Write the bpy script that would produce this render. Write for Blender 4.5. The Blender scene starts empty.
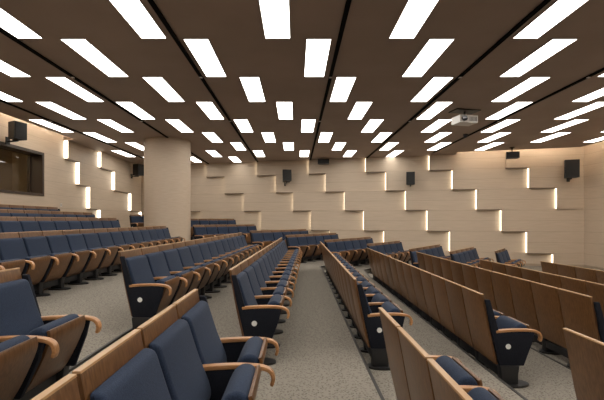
import bpy, bmesh, math, random
from mathutils import Vector
random.seed(7)
SC = bpy.context.scene
COL = SC.collection

# ------------------------------------------------------------------ camera, world, exposure
E = 2.0            # eye height above the lowest floor
F = 400.0          # focal length in pixels of a 604 px wide frame
VX, VY = 296.0, 220.0
cam = bpy.data.cameras.new('camera'); co = bpy.data.objects.new('camera', cam); COL.objects.link(co)
co.location = (0, 0, E); co.rotation_euler = (math.pi / 2, 0, 0)
cam.sensor_width = 36; cam.lens = F / 604 * 36
cam.shift_x = (302 - VX) / 604; cam.shift_y = (VY - 200) / 604
cam.clip_start = 0.05; cam.clip_end = 200
SC.camera = co
w = bpy.data.worlds.new('world'); SC.world = w; w.use_nodes = True
w.node_tree.nodes['Background'].inputs[0].default_value = (0.02, 0.018, 0.016, 1)
w.node_tree.nodes['Background'].inputs[1].default_value = 0.3
SC.view_settings.view_transform = 'Standard'; SC.view_settings.look = 'None'
SC.view_settings.exposure = 0.0; SC.view_settings.gamma = 1.0
SC.view_settings.use_curve_mapping = False
LAMP = 7.6         # emission of the ceiling panels
STRIP = 6.0        # emission of the wall light strips
BACKSTRIP = 4.5
COVE = 30.0

# ------------------------------------------------------------------ materials
def mat(name, col, rough=0.6, metal=0.0, spec=0.5, sheen=0.0):
    m = bpy.data.materials.new(name); m.use_nodes = True
    b = m.node_tree.nodes['Principled BSDF']
    b.inputs['Base Color'].default_value = (*col, 1); b.inputs['Roughness'].default_value = rough
    b.inputs['Metallic'].default_value = metal; b.inputs['Specular IOR Level'].default_value = spec
    if sheen:
        b.inputs['Sheen Weight'].default_value = sheen; b.inputs['Sheen Roughness'].default_value = 0.5
    return m

def noise_col(m, c1, c2, scale=(1, 1, 1), nscale=5.0, detail=4, lo=0.35, hi=0.65, bump=0.0, obj=True, rnd=0.0):
    nt = m.node_tree; N = nt.nodes; L = nt.links; b = N['Principled BSDF']
    tc = N.new('ShaderNodeTexCoord'); mp = N.new('ShaderNodeMapping'); mp.inputs['Scale'].default_value = scale
    nz = N.new('ShaderNodeTexNoise'); nz.inputs['Scale'].default_value = nscale; nz.inputs['Detail'].default_value = detail
    cr = N.new('ShaderNodeValToRGB'); cr.color_ramp.elements[0].position = lo; cr.color_ramp.elements[1].position = hi
    cr.color_ramp.elements[0].color = (*c1, 1); cr.color_ramp.elements[1].color = (*c2, 1)
    L.new(tc.outputs['Object' if obj else 'Generated'], mp.inputs[0]); L.new(mp.outputs[0], nz.inputs['Vector'])
    L.new(nz.outputs['Fac'], cr.inputs[0])
    out = cr.outputs[0]
    if rnd:
        oi = N.new('ShaderNodeObjectInfo'); mr = N.new('ShaderNodeMapRange')
        mr.inputs['To Min'].default_value = 1 - rnd; mr.inputs['To Max'].default_value = 1 + rnd
        hs = N.new('ShaderNodeHueSaturation')
        L.new(oi.outputs['Random'], mr.inputs['Value']); L.new(mr.outputs[0], hs.inputs['Value']); L.new(out, hs.inputs['Color'])
        out = hs.outputs[0]
        cb = N.new('ShaderNodeVectorMath'); cb.operation = 'SCALE'; cb.inputs[3].default_value = 7.0
        cx = N.new('ShaderNodeCombineXYZ'); L.new(oi.outputs['Random'], cx.inputs[0]); L.new(oi.outputs['Random'], cx.inputs[2])
        L.new(cx.outputs[0], cb.inputs[0]); L.new(cb.outputs[0], mp.inputs['Location'])
    L.new(out, b.inputs['Base Color'])
    if bump:
        bp = N.new('ShaderNodeBump'); bp.inputs['Strength'].default_value = bump; bp.inputs['Distance'].default_value = 0.004
        L.new(nz.outputs['Fac'], bp.inputs['Height']); L.new(bp.outputs[0], b.inputs['Normal'])
    return m

def emis(name, col, s):
    m = bpy.data.materials.new(name); m.use_nodes = True; nt = m.node_tree; nt.nodes.clear()
    e = nt.nodes.new('ShaderNodeEmission'); e.inputs[0].default_value = (*col, 1); e.inputs[1].default_value = s
    o = nt.nodes.new('ShaderNodeOutputMaterial'); nt.links.new(e.outputs[0], o.inputs[0]); return m

M = {}
M['wood'] = noise_col(mat('oak_veneer', (.3, .16, .08), 0.36), (.098, .044, .016), (.172, .082, .032), (26, 26, 1.6), 3, 5, rnd=.12)
M['edge_wood'] = mat('oak_edge_band', (.42, .25, .12), .35)
M['arm_wood'] = noise_col(mat('beech_armrest', (.4, .2, .1), 0.3), (.36, .175, .072), (.50, .255, .108), (2, 26, 20), 3, 3, rnd=.08)
M['fabric'] = noise_col(mat('navy_fabric', (.03, .045, .085), .85, spec=.3, sheen=.04), (.012, .022, .046), (.021, .035, .069), (1, 1, 1), 160, 2, rnd=.08, bump=.3)
M['dark_fabric'] = noise_col(mat('dark_side_fabric', (.012, .015, .03), .85, spec=.25), (.005, .006, .011), (.009, .011, .018), (1, 1, 1), 160, 2)
M['black'] = mat('black_metal', (.012, .012, .013), .45)
M['track'] = mat('matt_black_track', (.004, .004, .004), .9, spec=.05)
M['plastic'] = mat('black_plastic', (.009, .008, .008), .5)
M['grille'] = noise_col(mat('speaker_grille', (.02, .02, .02), .7), (.004, .004, .004), (.018, .017, .016), (1, 1, 1), 120, 1)
M['badge'] = mat('white_badge', (.75, .75, .72), .4)
M['badge_ink'] = mat('badge_number', (.05, .05, .05), .5)
M['proj'] = mat('projector_shell', (.62, .60, .57), .4)
M['lens'] = mat('lens_glass', (.02, .02, .03), .08)
M['frame'] = mat('dark_bronze_frame', (.045, .028, .018), .45)
M['lampframe'] = mat('lamp_rim', (.35, .31, .27), .5)
M['lamp'] = emis('lamp_diffuser', (1.0, .945, .87), LAMP)
M['strip'] = emis('led_strip_light', (1.0, .88, .70), STRIP)
M['backstrip'] = emis('led_wash_light', (1.0, .86, .66), BACKSTRIP)
M['cove'] = emis('cove_light', (1.0, .91, .78), COVE)
M['ceil'] = noise_col(mat('brown_ceiling', (.12, .08, .06), .7), (.315, .237, .190), (.350, .265, .214), (1, 1, 1), .8, 4)
M['soffit'] = mat('cove_soffit', (.55, .45, .35), .8)
M['booth'] = mat('booth_wall', (.45, .36, .24), .7)
M['column'] = noise_col(mat('column_stone', (.6, .48, .36), .6), (.48, .385, .29), (.52, .42, .32), (1.2, 1.2, 14), 3, 5)

def wall_mat(name):
    m = mat(name, (.6, .48, .35), .55)
    nt = m.node_tree; N = nt.nodes; L = nt.links; b = N['Principled BSDF']
    tc = N.new('ShaderNodeTexCoord'); mp = N.new('ShaderNodeMapping'); mp.inputs['Scale'].default_value = (.7, .7, 22)
    nz = N.new('ShaderNodeTexNoise'); nz.inputs['Scale'].default_value = 2.2; nz.inputs['Detail'].default_value = 5
    cr = N.new('ShaderNodeValToRGB')
    cr.color_ramp.elements[0].position = .3; cr.color_ramp.elements[0].color = (.50, .405, .305, 1)
    cr.color_ramp.elements[1].position = .7; cr.color_ramp.elements[1].color = (.57, .465, .355, 1)
    L.new(tc.outputs['Object'], mp.inputs[0]); L.new(mp.outputs[0], nz.inputs['Vector']); L.new(nz.outputs['Fac'], cr.inputs[0])
    # fine horizontal board joints
    sp = N.new('ShaderNodeSeparateXYZ'); L.new(tc.outputs['Object'], sp.inputs[0])
    mo = N.new('ShaderNodeMath'); mo.operation = 'MODULO'; mo.inputs[1].default_value = .47
    ad = N.new('ShaderNodeMath'); ad.operation = 'ADD'; ad.inputs[1].default_value = -.08
    L.new(sp.outputs[2], ad.inputs[0]); L.new(ad.outputs[0], mo.inputs[0])
    lt = N.new('ShaderNodeMath'); lt.operation = 'LESS_THAN'; lt.inputs[1].default_value = .010; L.new(mo.outputs[0], lt.inputs[0])
    mx = N.new('ShaderNodeMix'); mx.data_type = 'RGBA'; mx.inputs[7].default_value = (.38, .30, .22, 1)
    L.new(lt.outputs[0], mx.inputs[0]); L.new(cr.outputs[0], mx.inputs[6]); L.new(mx.outputs[2], b.inputs['Base Color'])
    return m
M['wall'] = wall_mat('beige_wood_wall')

def carpet():
    m = mat('grey_beige_carpet', (.25, .22, .18), .95, spec=.1)
    nt = m.node_tree; N = nt.nodes; L = nt.links; b = N['Principled BSDF']
    tc = N.new('ShaderNodeTexCoord')
    vo = N.new('ShaderNodeTexVoronoi'); vo.inputs['Scale'].default_value = 42
    nz = N.new('ShaderNodeTexNoise'); nz.inputs['Scale'].default_value = 60; nz.inputs['Detail'].default_value = 3
    L.new(tc.outputs['Object'], vo.inputs['Vector']); L.new(tc.outputs['Object'], nz.inputs['Vector'])
    mm = N.new('ShaderNodeMath'); mm.operation = 'ADD'; L.new(vo.outputs['Distance'], mm.inputs[0]); L.new(nz.outputs['Fac'], mm.inputs[1])
    cr = N.new('ShaderNodeValToRGB')
    cr.color_ramp.elements[0].position = .55; cr.color_ramp.elements[0].color = (.095, .084, .068, 1)
    cr.color_ramp.elements[1].position = 1.1; cr.color_ramp.elements[1].color = (.245, .222, .187, 1)
    L.new(mm.outputs[0], cr.inputs[0]); L.new(cr.outputs[0], b.inputs['Base Color'])
    bp = N.new('ShaderNodeBump'); bp.inputs['Strength'].default_value = .4; bp.inputs['Distance'].default_value = .004
    L.new(mm.outputs[0], bp.inputs['Height']); L.new(bp.outputs[0], b.inputs['Normal'])
    return m
M['carpet'] = carpet()
M['ledge_shade'] = mat('brown_ledge_shade', (.17, .12, .08), .6)  # brown stands in for the shade beneath the stepped panels
M['edge'] = mat('dark_stair_edge', (.03, .027, .024), .6)

def glass():
    m = bpy.data.materials.new('booth_glass'); m.use_nodes = True; nt = m.node_tree; N = nt.nodes; N.clear()
    t = N.new('ShaderNodeBsdfTransparent'); t.inputs[0].default_value = (.72, .70, .66, 1)
    g = N.new('ShaderNodeBsdfGlossy'); g.inputs['Roughness'].default_value = .01
    lw = N.new('ShaderNodeLayerWeight'); lw.inputs[0].default_value = .5
    pw = N.new('ShaderNodeMath'); pw.operation = 'POWER'; pw.inputs[1].default_value = 4
    f = N.new('ShaderNodeMath'); f.operation = 'MULTIPLY_ADD'; f.inputs[1].default_value = .7; f.inputs[2].default_value = .05
    nt.links.new(lw.outputs['Facing'], pw.inputs[0]); nt.links.new(pw.outputs[0], f.inputs[0])
    x = N.new('ShaderNodeMixShader'); o = N.new('ShaderNodeOutputMaterial'); L = nt.links
    L.new(f.outputs[0], x.inputs[0]); L.new(t.outputs[0], x.inputs[1]); L.new(g.outputs[0], x.inputs[2]); L.new(x.outputs[0], o.inputs[0])
    return m
M['glass'] = glass()

# ------------------------------------------------------------------ mesh helpers
def new_mesh(name, bm, *mats, smooth=False):
    me = bpy.data.meshes.new(name); bmesh.ops.recalc_face_normals(bm, faces=bm.faces)
    bm.to_mesh(me); bm.free()
    for m in mats: me.materials.append(m)
    if smooth:
        for p in me.polygons: p.use_smooth = True
        me.set_sharp_from_angle(angle=math.radians(38))
    return me
def link(name, me, parent=None, loc=(0, 0, 0), rotz=0.0):
    o = bpy.data.objects.new(name, me); COL.objects.link(o)
    o.location = loc; o.rotation_euler = (0, 0, rotz)
    if parent: o.parent = parent
    return o
def struct(name, me, loc=(0, 0, 0)):
    o = link(name, me, None, loc); o['kind'] = 'structure'; return o
def tag(o, label, cat, group=None):
    o['label'] = label; o['category'] = cat
    if group: o['group'] = group
    return o
def add_box(bm, a, b, mi=0):
    x0, y0, z0 = a; x1, y1, z1 = b
    v = [bm.verts.new(p) for p in ((x0, y0, z0), (x1, y0, z0), (x1, y1, z0), (x0, y1, z0), (x0, y0, z1), (x1, y0, z1), (x1, y1, z1), (x0, y1, z1))]
    fs = [bm.faces.new([v[i] for i in q]) for q in ((0, 3, 2, 1), (4, 5, 6, 7), (0, 1, 5, 4), (1, 2, 6, 5), (2, 3, 7, 6), (3, 0, 4, 7))]
    for f in fs: f.material_index = mi
    return v
def bevel(bm, wd, seg=2, ang=30):
    es = [e for e in bm.edges if len(e.link_faces) == 2 and e.calc_face_angle(0) > math.radians(ang)]
    bmesh.ops.bevel(bm, geom=es, offset=wd, segments=seg, affect='EDGES', profile=.6)
def profile(pts, y0, y1, bv=0.0, seg=2, ang=30, bm=None):
    """outline in the x/z plane, extruded along y"""
    bm = bm or bmesh.new()
    a = [bm.verts.new((x, y0, z)) for x, z in pts]; b = [bm.verts.new((x, y1, z)) for x, z in pts]
    bm.faces.new(a); bm.faces.new(b[::-1])
    n = len(pts)
    for i in range(n): bm.faces.new((a[i], b[i], b[(i + 1) % n], a[(i + 1) % n]))
    bmesh.ops.recalc_face_normals(bm, faces=bm.faces)
    if bv: bevel(bm, bv, seg, ang)
    return bm
def band(path, t0, t1=None):
    """closed outline around an x/z path, half thickness t0 (start) .. t1 (end)"""
    t1 = t0 if t1 is None else t1; L, R = [], []
    n = len(path)
    for i, p in enumerate(path):
        a = Vector(path[max(0, i - 1)]); b = Vector(path[min(n - 1, i + 1)]); d = (b - a).normalized(); nn = Vector((-d.y, d.x))
        t = t0 + (t1 - t0) * i / (n - 1); p = Vector(p)
        L.append(tuple(p + nn * t)); R.append(tuple(p - nn * t))
    return L + R[::-1]
def spline(pts, k=4):
    out = []; n = len(pts)
    for i in range(n - 1):
        p0, p1, p2, p3 = [Vector(pts[max(0, min(n - 1, j))]) for j in (i - 1, i, i + 1, i + 2)]
        for s in range(k):
            t = s / k
            out.append(tuple(.5 * ((2 * p1) + (p2 - p0) * t + (2 * p0 - 5 * p1 + 4 * p2 - p3) * t * t + (3 * p1 - p0 - 3 * p2 + p3) * t ** 3)))
    out.append(tuple(pts[-1])); return out
def add_cyl(bm, c, r, h, axis='Z', n=24, r2=None):
    r2 = r if r2 is None else r2
    A, B = [], []
    for i in range(n):
        a = 2 * math.pi * i / n; u, v = math.cos(a), math.sin(a)
        for lst, rr, t in ((A, r, 0), (B, r2, h)):
            if axis == 'Z': p = (c[0] + u * rr, c[1] + v * rr, c[2] + t)
            elif axis == 'Y': p = (c[0] + u * rr, c[1] + t, c[2] + v * rr)
            else: p = (c[0] + t, c[1] + u * rr, c[2] + v * rr)
            lst.append(bm.verts.new(p))
    bm.faces.new(A); bm.faces.new(B[::-1])
    for i in range(n): bm.faces.new((A[i], B[i], B[(i + 1) % n], A[(i + 1) % n]))
def poly_prism(pts, z0, z1, bm=None):
    bm = bm or bmesh.new()
    a = [bm.verts.new((x, y, z0)) for x, y in pts]; b = [bm.verts.new((x, y, z1)) for x, y in pts]
    bm.faces.new(a); bm.faces.new(b[::-1]); n = len(pts)
    for i in range(n): bm.faces.new((a[i], b[i], b[(i + 1) % n], a[(i + 1) % n]))
    return bm

# ------------------------------------------------------------------ room outline
HC = 3.0                                   # ceiling above the eye
LX, RX, NY = -8.7, 12.3, -6.0              # left wall, right wall, wall behind the viewer
WP = Vector((-5.19, 21.6)); WQ = Vector((12.3, 17.07)); WD = (WQ - WP).normalized(); WN = Vector((WD.y, -WD.x))   # back wall, WN into the room
if WN.y > 0: WN = -WN
def wall_y(x): return WP.y + WD.y / WD.x * (x - WP.x)
def hit(px):                               # where the sight line of picture column px meets the back wall
    k = (px - VX) / F; y = (WP.y - WD.y / WD.x * WP.x) / (1 - WD.y / WD.x * k); return Vector((k * y, y))
CORN = Vector((LX, wall_y(LX))); CORNR = Vector((RX, wall_y(RX)))
TOP = E + 3.45
LEV = [E + v for v in (3.0, 2.3, 1.4, .47, -.5, -1.45)] + [0.0 - .1]
TH = .14

# ------------------------------------------------------------------ rows of seats: label, mid near/far end (x, y), floor, far block start, far count, near block far end
# name, xn, yn, xf, yf, z, far start, far n
ROWS = [
 ('top row by the left wall',          -8.15, 9.0, -8.15, 13.5, -.57, (-8.62, 18.4), 0),
 ('sixth row left of the walkway',     -7.05, 8.0, -7.05, 13.6, -.75, (-7.5, 18.0), 4),
 ('fifth row left of the walkway',     -5.85, 6.6, -5.85, 13.0, -.94, (-5.95, 16.7), 8),
 ('third row left of the walkway',     -4.45, 5.2, -4.35, 13.4, -1.20, (-3.99, 15.42), 6),
 ('second row left of the walkway',    -2.16, 4.85, -1.70, 12.4, -1.39, (-1.66, 14.3), 6),
 ("row at the walkway's left", -.735, 4.36, -.47, 12.2, -1.55, (-.39, 14.3), 6),
 ("row at the walkway's right", .67, 4.6, .76, 12.75, -1.69, (.95, 13.6), 6),
 ('second row right of the walkway',   2.08, 4.48, 2.12, 12.0, -1.84, (2.45, 13.9), 5),
 ('third row right of the walkway',    3.31, 4.49, 3.26, 10.9, -1.87, (3.35, 11.9), 5),
 ('fourth row right of the walkway',   4.49, 4.45, 4.42, 9.8, -1.95, (4.56, 11.9), 5),
 ('fifth row right of the walkway',    6.04, 4.5, 5.92, 10.0, -2.0, (6.35, 12.8), 3),
]
ROWS[1] = ('fifth row left of the walkway',) + ROWS[1][1:]
ROWS[2] = ('fourth row left of the walkway',) + ROWS[2][1:]
ROWS[0] = ('highest row left of the walkway',) + ROWS[0][1:]
D = Vector((.6, .8)); PITCH = .58

# ------------------------------------------------------------------ floor in terraces
def edge_line(r, o=.09):
    xn, yn, xf, yf = r[1:5]; s = Vector(r[6])
    a = s - D * .35 + Vector((.8, -.6)) * o
    c = WD.y / WD.x
    # along D from a to the back wall
    t = (WP.y - c * WP.x + c * a.x - a.y) / (D.y - c * D.x); b = a + D * (t + .1)
    p = [Vector((xn + o, NY)), Vector((xn + o, yn)), Vector((xf + o, yf + .1)), a, b]
    return p
edges = [edge_line(r) for r in ROWS]
edges[0] = [Vector((LX, NY)), Vector((LX, 9)), Vector((LX, 13.6)), Vector((LX, 18.5)), CORN + Vector((0, .1))]
right = [Vector((RX, NY)), Vector((RX, 4.5)), Vector((RX, 10.1)), Vector((RX, 12.0)), CORNR + Vector((0, .1))]
bm = bmesh.new(); be = bmesh.new()
for i, r in enumerate(ROWS):
    a = edges[i]; b = edges[i + 1] if i + 1 < len(ROWS) else right; z = E + r[5]
    if i == 3:                                  # this tier ramps gently down to the next one
        m = edge_line(r, .80); zr = E + ROWS[4][5] + .02
        for k in range(4):
            bm.faces.new([bm.verts.new((p.x, p.y, h)) for p, h in ((m[k], z), (b[k], zr), (b[k + 1], zr), (m[k + 1], z))])
        b = m
    for k in range(4):
        bm.faces.new([bm.verts.new((p.x, p.y, z)) for p in (a[k], b[k], b[k + 1], a[k + 1])])
    if i:
        zu = z + .02 if i == 4 else E + ROWS[i - 1][5]
        for k in range(4):
            f = bm.faces.new([bm.verts.new(q) for q in ((a[k].x, a[k].y, z), (a[k + 1].x, a[k + 1].y, z), (a[k + 1].x, a[k + 1].y, zu), (a[k].x, a[k].y, zu))])
            # nosing strip on the upper edge
            d = (a[k + 1] - a[k]).normalized(); nn = Vector((-d.y, d.x)) * .025; out = -nn * .15
            q = [a[k] + nn, a[k] + out, a[k + 1] + out, a[k + 1] + nn]
            lo = [be.verts.new((p.x, p.y, zu - .03)) for p in q]; hi = [be.verts.new((p.x, p.y, zu + .006)) for p in q]
            be.faces.new(lo[::-1]); be.faces.new(hi)
            for j in range(4): be.faces.new((lo[j], lo[(j + 1) % 4], hi[(j + 1) % 4], hi[j]))
me = bpy.data.meshes.new('floor'); bm.to_mesh(me); bm.free(); me.materials.append(M['carpet'])
struct('floor', me)
struct('trim_1', new_mesh('trim_1', be, M['edge']))

# ------------------------------------------------------------------ walls
def wedge(bm, P, Dv, Nv, s0, s1, z0, z1, d0, d1):
    """shingle panel: stands d0 proud at s0 and d1 at s1"""
    q = [P + Dv * s0, P + Dv * s0 + Nv * d0, P + Dv * s1 + Nv * d1, P + Dv * s1]
    lo = [bm.verts.new((p.x, p.y, z0)) for p in q]; hi = [bm.verts.new((p.x, p.y, z1)) for p in q]
    bm.faces.new(lo); bm.faces.new(hi)
    for j in range(4): bm.faces.new((lo[j], lo[(j + 1) % 4], hi[(j + 1) % 4], hi[j]))
strips = []
ledge_shade = bmesh.new()  # dark strips modelling the shadow line under each upper panel
def cladding(bm, P, Dv, Nv, stairs, send, nolight=(), TH=TH):
    for n, st in enumerate(stairs):
        for L in range(len(LEV) - 1):
            if L >= len(st) or st[L] is None: continue
            s0 = st[L]; s1 = send
            for m in stairs[n + 1:]:
                if L < len(m) and m[L] is not None: s1 = m[L]; break
            if s1 - s0 < .05: continue
            z0, z1 = LEV[L + 1], LEV[L]
            wedge(bm, P, Dv, Nv, s0, s1, z0 + .004, z1 - .004, TH, .012)
            nx = st[L + 1] if L + 1 < len(st) and st[L + 1] is not None else None
            if nx and nx < s1 and L < len(LEV) - 2:
                dm = TH + (.012 - TH) * (nx - s0) / (s1 - s0)
                wedge(ledge_shade, P, Dv, Nv, s0 + .01, nx + .04, z0 - .04, z0 + .004, TH + .012, dm + .012)
            if (n, L) not in nolight: strips.append((P, Dv, Nv, s0, z0, z1, n, L, TH))
# back wall
bm = bmesh.new()
LEN = (CORNR - CORN).length
wedge(bm, CORN - WD * .2, WD, -WN, 0, LEN + .4, -.3, TOP, .25, .25)
def sp(px): return (hit(px) - CORN).dot(WD)
back_px = [(150, 168, 185, 202, 220, 238), (208, 226, 245, 262, 280, 298), (258, 277, 294, 311.5, 330, 349),
           (309.5, 326, 345, 364, 384, 404), (366, 386, 405.6, 427, 449.5, 472), (429, 452, 476, 500.5, 526, 552), (505, 528, 555.6, None, None, None)]
st = [[None if p is None else sp(p) for p in row] for row in back_px]
nb = len(strips)
cladding(bm, CORN, WD, WN, st, LEN - .02, nolight={(6, 0)}, TH=.20)
struct('wall_back', new_mesh('wall_back', bm, M['wall']))
back_strips = strips[nb:]; strips = []
# left wall with the booth window opening
bm = bmesh.new()
WY0, WY1, WZ0, WZ1 = 9.2, 13.72, E + .87, E + 2.26
add_box(bm, (LX - .5, NY, -.3), (LX, WY0, TOP)); add_box(bm, (LX - .5, WY1, -.3), (LX, CORN.y + .15, TOP))
add_box(bm, (LX - .5, WY0, -.3), (LX, WY1, WZ0)); add_box(bm, (LX - .5, WY0, WZ1), (LX, WY1, TOP))
def ly(px): return LX * F / (px - VX)
LP, LD, LN = Vector((LX, 0)), Vector((0, 1)), Vector((1, 0))
cladding(bm, LP, LD, LN, [[ly(p) for p in (64.5, 76, 86.7, 97.5, 108, 118)], [ly(p) for p in (98, 112, 128.5, 139, 141)]], CORN.y - .03)
struct('wall_left', new_mesh('wall_left', bm, M['wall']))
left_strips = strips
bm = bmesh.new(); add_box(bm, (RX, NY, -.3), (RX + .2, CORNR.y + .1, TOP)); struct('wall_right', new_mesh('wall_right', bm, M['wall']))
bm = bmesh.new(); add_box(bm, (LX - .5, NY - .2, -.3), (RX + .2, NY, TOP)); struct('ledge_shade_strip', new_mesh('ledge_shade_strip', ledge_shade, M['ledge_shade'])); struct('wall_near', new_mesh('wall_near', bm, M['wall']))
# booth room behind the window
bm = bmesh.new()
add_box(bm, (-11.6, WY0 - 1, E - .3), (-11.5, WY1 + 2.6, E + 3)); add_box(bm, (-11.5, WY1 + 2.5, E - .3), (LX - .5, WY1 + 2.6, E + 3))
add_box(bm, (-11.5, WY0 - 1, E - .3), (LX - .5, WY0 - .9, E + 3)); add_box(bm, (-11.6, WY0 - 1, E - .4), (LX - .5, WY1 + 2.6, E - .3)); add_box(bm, (-11.6, WY0 - 1, E + 3), (LX - .5, WY1 + 2.6, E + 3.1))
struct('wall_booth', new_mesh('wall_booth', bm, M['booth']))
bm = bmesh.new(); add_box(bm, (-10.6, WY0 + 1.5, E + 2.94), (-10.0, WY0 + 3.2, E + 3.0))  # unseen fill lamp, added to brighten the booth interior
tag(link('ceiling_light', new_mesh('added_booth_fill', bm, emis('added_booth_fill_light', (1, .85, .6), 18.0))), 'added unseen fill lamp inside the control booth', 'ceiling light')
wr = bpy.data.objects.new('window_1', None); COL.objects.link(wr); wr.location = (LX, WY0, WZ0); wr['kind'] = 'structure'
bm = bmesh.new(); W_, H_ = WY1 - WY0, WZ1 - WZ0
for a, b in (((-.5, .003, .003), (.02, .03, H_ - .003)), ((-.5, W_ - .03, .003), (.02, W_ - .003, H_ - .003)), ((-.5, .03, .003), (.02, W_ - .03, .03)), ((-.5, .03, H_ - .04), (.02, W_ - .03, H_ - .003))): add_box(bm, a, b)
add_box(bm, (.0, -.06, -.05), (.03, .003, H_ + .05)); add_box(bm, (.0, W_ - .003, -.05), (.03, W_ + .06, H_ + .05)); add_box(bm, (.0, -.06, -.05), (.03, W_ + .06, .003)); add_box(bm, (0, -.06, H_ - .003), (.03, W_ + .06, H_ + .05))
link('window_frame', new_mesh('window_frame', bm, M['frame']), wr)
bm = bmesh.new(); add_box(bm, (-.40, .03, .03), (-.388, W_ - .03, H_ - .04)); link('window_pane', new_mesh('window_pane', bm, M['glass']), wr)
bm = bmesh.new()
for yy in (.03, W_ / 2 - .025, W_ - .085): add_box(bm, (-.43, yy, .03), (-.37, yy + .05, H_ - .04))
link('mullion', new_mesh('mullion', bm, M['frame']), wr)

# ------------------------------------------------------------------ ceiling with a lit cove on the left, right and part of the back
cz = E + HC
g = .46
ca = hit(455); cb = ca + WN * .72
cx = RX - .6; ce = Vector((cx, wall_y(cx) - .745))
outl = [(LX + g, NY), (LX + g, 14.95), (LX, 14.95), (LX, CORN.y), (ca.x, ca.y), (cb.x, cb.y), (ce.x, ce.y), (cx, NY)]
struct('ceiling', new_mesh('ceiling', poly_prism(outl, cz, cz + .12), M['ceil']))
struct('trim_2', new_mesh('trim_2', poly_prism([(LX - .5, NY), (RX + .2, NY), (RX + .2, CORNR.y + .3), (LX - .5, CORN.y + .3)], TOP, TOP + .1), M['soffit']))
def cove(name, pts, label):
    o = tag(link(name, new_mesh(name, poly_prism(pts, cz + .12, cz + .15), M['cove'])), label, 'light', 'hidden cove lights'); return o
cove('cove_light', [(LX + g + .01, NY + .1), (LX + g + .10, NY + .1), (LX + g + .10, 14.9), (LX + g + .01, 14.9)], 'hidden warm cove light glowing along the top of the left wall')
q = WN * .18
c1 = cb + WD * .1 + WN * .01; c2 = ce - WD * .1 + WN * .01
cove('cove_light', [tuple(c1), tuple(c2), tuple(c2 + q), tuple(c1 + q)], 'hidden warm cove light glowing along the top right of the back wall')
cove('cove_light', [(cx - .15, NY + .1), (cx - .01, NY + .1), (cx - .01, ce.y - .2), (cx - .15, ce.y - .2)], 'hidden warm cove light glowing along the top of the right wall')

# light strips in the stepped cladding
ORD = ['first', 'second', 'third', 'fourth', 'fifth', 'sixth', 'seventh', 'eighth', 'ninth', 'tenth', 'eleventh', 'twelfth', 'thirteenth', 'fourteenth', 'fifteenth', 'sixteenth', 'seventeenth']
def mk_strip(s, label, group, mt='strip'):
    sf = .93 if mt == 'strip' else .55
    P, Dv, Nv, s0, z0, z1, n, L, TH = s
    bm = bmesh.new(); wedge(bm, P, Dv, Nv, s0 - .02, s0 - .002, z0 + .03, z1 - .03, TH * sf, TH * sf)
    for v in bm.verts: v.co -= Vector((P.x + Dv.x * s0, P.y + Dv.y * s0, z0))
    o = link('light_strip', new_mesh('light_strip', bm, M[mt]), None, (P.x + Dv.x * s0, P.y + Dv.y * s0, z0))
    tag(o, label, 'light strip', group)
for s in left_strips:
    n, L = s[6], s[7]
    if s[5] < E - .4: continue
    mk_strip(s, 'upright light strip in the left wall, %s step down of the %s staircase pattern' % (ORD[L], ['nearer', 'farther'][n]), 'light strips in the left wall')
for s in back_strips:
    n, L = s[6], s[7]
    if L > 4 and n < 5: continue
    mk_strip(s, 'upright light strip, back wall, step %s down in %s staircase pattern from the left' % (ORD[L], ORD[n]), 'light strips in the back wall', 'backstrip')

# ------------------------------------------------------------------ column
bm = bmesh.new(); n = 64; cr_ = .85; czs = [E - 1.45, E - .6, E - .594, E + .6, E + .606, E + 1.8, E + 1.806, cz]
for a, b in zip(czs[::2], czs[1::2]): add_cyl(bm, (0, 0, a), cr_, b - a, n=n)
for a, b in zip(czs[1:-1:2], czs[2:-1:2]): add_cyl(bm, (0, 0, a), cr_ - .008, b - a, n=n)
o = link('column', new_mesh('column', bm, M['column'], smooth=True), None, (-4.90, 15.28, 0))
tag(o, 'thick round beige column standing behind the left seating rows', 'column')

# ------------------------------------------------------------------ ceiling light panels
PW, PL_ = .40, 1.73
bm = bmesh.new()
for a, b in (((-PW / 2 - .015, -PL_ / 2 - .012, -.012), (-PW / 2, PL_ / 2 + .012, 0)), ((PW / 2, -PL_ / 2 - .012, -.012), (PW / 2 + .015, PL_ / 2 + .012, 0)),
             ((-PW / 2, -PL_ / 2 - .012, -.012), (PW / 2, -PL_ / 2, 0)), ((-PW / 2, PL_ / 2, -.012), (PW / 2, PL_ / 2 + .012, 0))): add_box(bm, a, b)
me_fr = new_mesh('lamp_frame', bm, M['lampframe'])
bm = bmesh.new(); add_box(bm, (-PW / 2, -PL_ / 2, -.008), (PW / 2, PL_ / 2, 0)); me_df = new_mesh('diffuser', bm, M['lamp'])
rows_l = {}
for k in range(-5, 9):
    y0 = 6.60 + 1.764 * (k - 1); yc = y0 + .882
    for j in range(-6, 9):
        xc = (-.100 + .2263 * (k % 3) + .679 * j) * HC
        if xc < LX + .6 or xc > RX - .75: continue
        if yc + .93 > wall_y(xc) - (.92 if xc > 7.5 else .08): continue
        if max(abs(xc + 4.9) - .22, 0) ** 2 + max(abs(yc - 15.28) - .9, 0) ** 2 < .9 ** 2: continue
        rows_l.setdefault(k, []).append((xc, yc))
for k, lst in rows_l.items():
    vis = [p for p in lst if 0 < VX + F * p[0] / max(p[1] + .8, .1) < 604 and p[1] + .88 > 5.5]
    for p in lst:
        r = link('ceiling_light', me_fr, None, (p[0], p[1], cz))
        link('diffuser', me_df, r)
        if p in vis and k >= 0:
            tag(r, 'rectangular white ceiling light, %s from left in the %s crosswise band' % (ORD[vis.index(p)], ORD[k] if k else 'nearest'), 'ceiling light', 'rectangular ceiling lights')
        else:
            tag(r, 'rectangular white ceiling light outside the photograph', 'ceiling light', 'rectangular ceiling lights outside the view')
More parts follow.
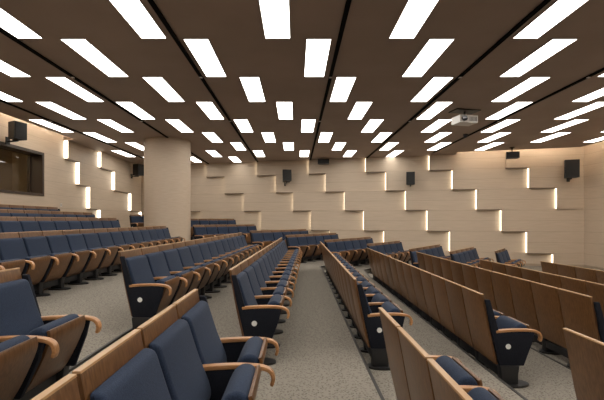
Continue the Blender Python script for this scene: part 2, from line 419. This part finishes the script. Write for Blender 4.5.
TR = [(-2.46, 'leftmost'), (-1.55, 'second from left'), (-.66, 'third from left'), (.24, 'fourth from left'), (1.14, 'fifth from left'), (2.03, 'sixth from left')]
bm = bmesh.new(); add_box(bm, (-.03, 0, -.038), (.03, .06, -.03)); me_cn = new_mesh('connector', bm, M['proj'])
for xr, nm in TR:
    x = xr * HC; ye = wall_y(x) - .05 if x < 6 else wall_y(x) - .9
    bm = bmesh.new(); add_box(bm, (-.034, NY + .1, -.03), (.034, ye, 0))
    o = link('ceiling_track', new_mesh('ceiling_track', bm, M['track']), None, (x, 0, cz))
    tag(o, 'long black ceiling track between light panels, %s' % nm, 'ceiling track', 'ceiling tracks')
    for yy in (4.1, 8.3, 12.0): link('connector', me_cn, o, (0, yy, 0))

# ------------------------------------------------------------------ auditorium chair meshes (faces +x, row runs along y)
C = {}
bk = spline([(0.0, 1.0), (.035, .82), (.085, .55), (.16, .22)], 4)
C['back_panel'] = new_mesh('back_panel', profile([(x + .0, z) for x, z in bk] + [(x + .028, z) for x, z in bk[::-1]], -.278, .278, .006), M['wood'], smooth=True)
C['edge_band'] = new_mesh('edge_band', profile([(-.003, .999), (.03, .999), (.028, 1.008), (-.001, 1.008)], -.278, .278), M['edge_wood'])
fr = spline([(.045, .925), (.105, .908), (.136, .83), (.185, .68), (.245, .53), (.262, .44), (.235, .385)], 3)
rr = [(.15, .385), (.10, .62), (.07, .80), (.048, .91)]
C['backrest'] = new_mesh('backrest', profile(fr + rr, -.268, .268, .024, 3, 35), M['fabric'], smooth=True)
seat = spline([(.29, .335), (.352, .47), (.41, .605), (.465, .652), (.525, .648), (.558, .60), (.548, .53)], 3) + [(.46, .36), (.375, .235), (.31, .25)]
C['seat_cushion'] = new_mesh('seat_cushion', profile(seat, -.225, .225, .030, 3, 35), M['fabric'], smooth=True)
sh = spline([(.562, .64), (.570, .595), (.550, .52), (.470, .345), (.385, .215), (.30, .20)], 3)
C['seat_shell'] = new_mesh('seat_shell', profile(band(sh, .011), -.226, .226, .004), M['wood'], smooth=True)
ap = spline([(.15, .592), (.28, .604), (.44, .610), (.570, .602), (.634, .578), (.654, .53), (.642, .485)], 4)
C['armrest'] = new_mesh('armrest', profile(band(ap, .016, .012), -.027, .027, .009, 2, 35), M['arm_wood'], smooth=True)
C['side_frame'] = new_mesh('side_frame', profile([(.13, .59), (.57, .59), (.55, .47), (.43, .215), (.215, .215), (.185, .40)], -.02, .02, .006), M['dark_fabric'], smooth=True)
C['end_panel'] = new_mesh('end_panel', profile([(.03, .95), (.085, .95), (.128, .80), (.185, .595), (.58, .59), (.55, .46), (.46, .215), (.19, .215), (.125, .50), (.075, .72)], -.016, .016, .008), M['dark_fabric'], smooth=True)
bm = profile([(.19, .22), (.40, .22), (.385, .12), (.385, .02), (.20, .02), (.20, .12)], -.045, .045, .008)
C['pedestal'] = new_mesh('pedestal', bm, M['black'], smooth=True)
bm = bmesh.new(); add_cyl(bm, (0, 0, 0), 1, .022, n=20)
for v in bm.verts: v.co.x = v.co.x * .19 + .33; v.co.y *= .11
bevel(bm, .006, 1, 40); C['base_plate'] = new_mesh('base_plate', bm, M['black'], smooth=True)
C['beam'] = new_mesh('beam', profile([(.20, .085), (.34, .085), (.34, .185), (.20, .185)], -.245, .245, .008), M['black'], smooth=True)
bm = bmesh.new(); add_cyl(bm, (0, -.004, 0), .029, .004, 'Y', 24); C['seat_number_disc'] = new_mesh('seat_number_disc', bm, M['badge'])
bm = bmesh.new(); add_cyl(bm, (0, -.0055, 0), .013, .0015, 'Y', 12); C['numeral'] = new_mesh('numeral', bm, M['badge_ink'])

def chair(x, y, z, rz, label, group, near=False, far=False):
    """x, y: where the middle of the back's upper edge stands"""
    r = bpy.data.objects.new('auditorium_chair', None); COL.objects.link(r)
    r.location = (x, y, z); r.rotation_euler = (0, 0, rz)
    tag(r, label, 'chair', group)
    b = link('back_panel', C['back_panel'], r); link('edge_band', C['edge_band'], b); link('backrest', C['backrest'], r)
    s = link('seat', C['seat_cushion'], r); link('seat_shell', C['seat_shell'], s)
    link('beam', C['beam'], r)
    for side, on in ((-1, True), (1, far)):
        if not on: continue
        end = (side < 0 and near) or (side > 0 and far)
        yy = side * .29
        link('armrest', C['armrest'], r, (0, yy, 0))
        if end:
            e = link('end_panel', C['end_panel'], r, (0, yy + side * .006, 0))
            d = link('seat_number_disc', C['seat_number_disc'], e, (.285, side * .016, .43), 0 if side < 0 else math.pi)
            d['label'] = 'round white number disc'
        else: link('side_frame', C['side_frame'], r, (0, yy, 0))
        p = link('pedestal', C['pedestal'], r, (0, yy, 0)); link('base_plate', C['base_plate'], p)
    return r

def row(a, b, z, lab, group, endword='near'):
    a = Vector(a); b = Vector(b); d = (b - a); L = d.length; d.normalize(); n = max(1, round(L / PITCH))
    rz = math.atan2(d.y, d.x) - math.pi / 2
    for i in range(n):
        p = a + d * (PITCH * (i + .5))
        chair(p.x, p.y, z, rz, 'navy auditorium chair, %s from the %s end of %s' % (ORD[i], endword, lab), group, i == 0, i == n - 1)
for r in ROWS:
    nm, xn, yn, xf, yf, z, s, nf = r
    row((xn, yn), (xf, yf), E + z, 'the ' + nm, 'seats in the ' + nm)
FARN = {1: 'the short far row left of column', 2: 'the highest far row beside the column', 3: 'the second far row beside the column', 4: 'the third far row beside the column',
        5: 'the far row straight behind the walkway', 6: 'the first far row right of walkway', 7: 'the second far row right of walkway', 8: 'the third far row right of walkway',
        9: 'the fourth far row right of walkway', 10: 'the fifth far row right of walkway'}
for i, r in enumerate(ROWS):
    if r[7]:
        a = Vector(r[6]); b = a + D * PITCH * r[7]
        row(a, b, E + r[5], FARN[i], 'seats in ' + FARN[i], 'left')
# foreground block, counted from its far end towards the viewer
def near_row(x, yfar, n, z, lab):
    for i in range(n):
        chair(x, yfar - PITCH * (i + .5), z, 0, 'navy auditorium chair, %s from far end of %s' % (ORD[i], lab), 'seats in ' + lab, i == n - 1, i == 0)
near_row(-.80, 3.16, 5, E - 1.55, 'the foreground row left of the walkway')
near_row(-2.24, 3.22, 3, E - 1.39, 'the foreground row at picture left')
near_row(.645, 3.14, 4, E - 1.69, 'the foreground row right of the walkway')
near_row(2.06, 3.10, 3, E - 1.84, 'the foreground row at picture right')

# ------------------------------------------------------------------ loudspeakers, projector, small fittings
def speaker(name, loc, rz, wd, hg, dp, label, bracket=True, tilt=0.0, up=False):
    """faces local -y; the wall bracket runs to local +y"""
    r = bpy.data.objects.new(name, None); COL.objects.link(r); r.location = loc; r.rotation_euler = (tilt, 0, rz)
    tag(r, label, 'loudspeaker', 'wall loudspeakers')
    bm = bmesh.new(); add_box(bm, (-wd / 2, -dp / 2, -hg / 2), (wd / 2, dp / 2, hg / 2))
    for v in bm.verts:
        if v.co.y > 0: v.co.x *= .78
    bevel(bm, .02, 2); link('cabinet', new_mesh('cabinet', bm, M['plastic'], smooth=True), r)
    bm = bmesh.new(); add_box(bm, (-wd / 2 + .03, -dp / 2 - .012, -hg / 2 + .03), (wd / 2 - .03, -dp / 2 + .002, hg / 2 - .03)); bevel(bm, .006, 1)
    link('grille', new_mesh('grille', bm, M['grille']), r)
    if bracket:
        bm = bmesh.new()
        if up:
            add_box(bm, (-.02, -.02, hg / 2), (.02, .02, hg / 2 + .18)); add_box(bm, (-.08, -.08, hg / 2 + .17), (.08, .08, hg / 2 + .19))
        else:
            add_box(bm, (-.025, dp / 2, -hg / 2 - .06), (.025, dp / 2 + .24, -hg / 2 - .02)); add_box(bm, (-.025, -.03, -hg / 2 - .06), (.025, dp / 2, -hg / 2))
            add_box(bm, (-.06, dp / 2 + .22, -hg / 2 - .13), (.06, dp / 2 + .25, -hg / 2 + .10))
        link('bracket', new_mesh('bracket', bm, M['black']), r)
    return r
def at(px, py, Y): return ((px - VX) / F * Y, Y, E + (VY - py) / F * Y)
def on_back(px, py, off):
    h = hit(px); k = 1 - off / abs(h.normalized().dot(WN)) / h.length; Y = h.y * k; return at(px, py, Y)
wall_rz = math.atan2(WD.y, WD.x)
p = at(17.5, 130.5, 12.2); speaker('loudspeaker', (LX + .45, 11.83, E + 89 / F * 11.83), math.radians(70), .38, .50, .32, 'black loudspeaker on a bracket above the booth window')
p = at(138, 169, 20.4); speaker('loudspeaker', (LX + .50, 20.8, p[2]), math.radians(70), .46, .58, .40, 'black loudspeaker on the left wall next to the column')
speaker('loudspeaker', on_back(286.5, 176, .50), wall_rz + math.radians(25), .44, .56, .40, 'black loudspeaker angled on the back wall, nearest the walkway', tilt=math.radians(-8))
speaker('loudspeaker', on_back(410.5, 178.5, .50), wall_rz, .38, .58, .36, 'small black loudspeaker on the middle of the back wall')
speaker('loudspeaker', on_back(571, 169, .50), wall_rz - math.radians(6), .52, .74, .38, 'large black loudspeaker at the right end of the back wall')
p = on_back(512, 152.5, 1.3); speaker('loudspeaker', (p[0], p[1], cz - .13 - .19), wall_rz, .50, .26, .30, 'wide black loudspeaker hung under the ceiling at the right', up=True)
h = on_back(324, 163.5, .5); speaker('loudspeaker', (h[0], h[1], cz - .16 - .02), wall_rz, .56, .24, .30, 'flat dark loudspeaker box at the ceiling above the back wall', bracket=False)

Y = 11.0; px_ = at(464.5, 120.5, Y)
r = bpy.data.objects.new('projector', None); COL.objects.link(r); r.location = (px_[0], Y, px_[2]); r.rotation_euler = (0, 0, math.radians(12))
tag(r, 'white projector hanging from a black plate under the ceiling', 'projector')
bm = bmesh.new(); add_box(bm, (-.27, -.20, -.10), (.27, .20, .10)); bevel(bm, .03, 3); link('body', new_mesh('body', bm, M['proj'], smooth=True), r)
bm = bmesh.new(); add_cyl(bm, (-.15, -.25, 0), .07, .06, 'Y', 24); link('lens', new_mesh('lens', bm, M['lens'], smooth=True), r)
bm = bmesh.new()
for k in range(6): add_box(bm, (.02 + k * .04, -.204, -.06), (.035 + k * .04, -.199, .06))
link('vent', new_mesh('vent', bm, M['plastic']), r)
top = cz - px_[2]
bm = bmesh.new(); add_cyl(bm, (0, 0, .10), .03, top - .10 - .02, n=16); add_box(bm, (-.22, -.14, .10), (.22, .14, .12)); add_box(bm, (-.36, -.20, top - .025), (.36, .20, top)); link('ceiling_mount', new_mesh('ceiling_mount', bm, M['black']), r)

p = at(465.5, 135, 14.0)
bm = bmesh.new(); add_cyl(bm, (0, 0, -.04), .08, .04, n=20)
r = link('dome_camera', new_mesh('dome_camera', bm, M['plastic'], smooth=True), None, (p[0], 14.0, cz)); tag(r, 'small black dome camera on the ceiling behind the projector', 'camera')
bm = bmesh.new(); bmesh.ops.create_uvsphere(bm, u_segments=20, v_segments=10, radius=.07)
for v in bm.verts: v.co.z -= .06
link('dome', new_mesh('dome', bm, M['lens'], smooth=True), r)
bm = bmesh.new(); add_box(bm, (0, -.045, -.06), (.012, .045, .06)); bevel(bm, .004, 1)
o = link('wall_switch', new_mesh('wall_switch', bm, M['proj']), None, (LX, ly(61), at(61, 205, ly(61))[2])); tag(o, 'small pale switch plate on the left wall', 'switch')
bm = bmesh.new(); add_box(bm, (.012, -.02, -.03), (.018, .02, .03)); link('rocker', new_mesh('rocker', bm, M['lampframe']), o)
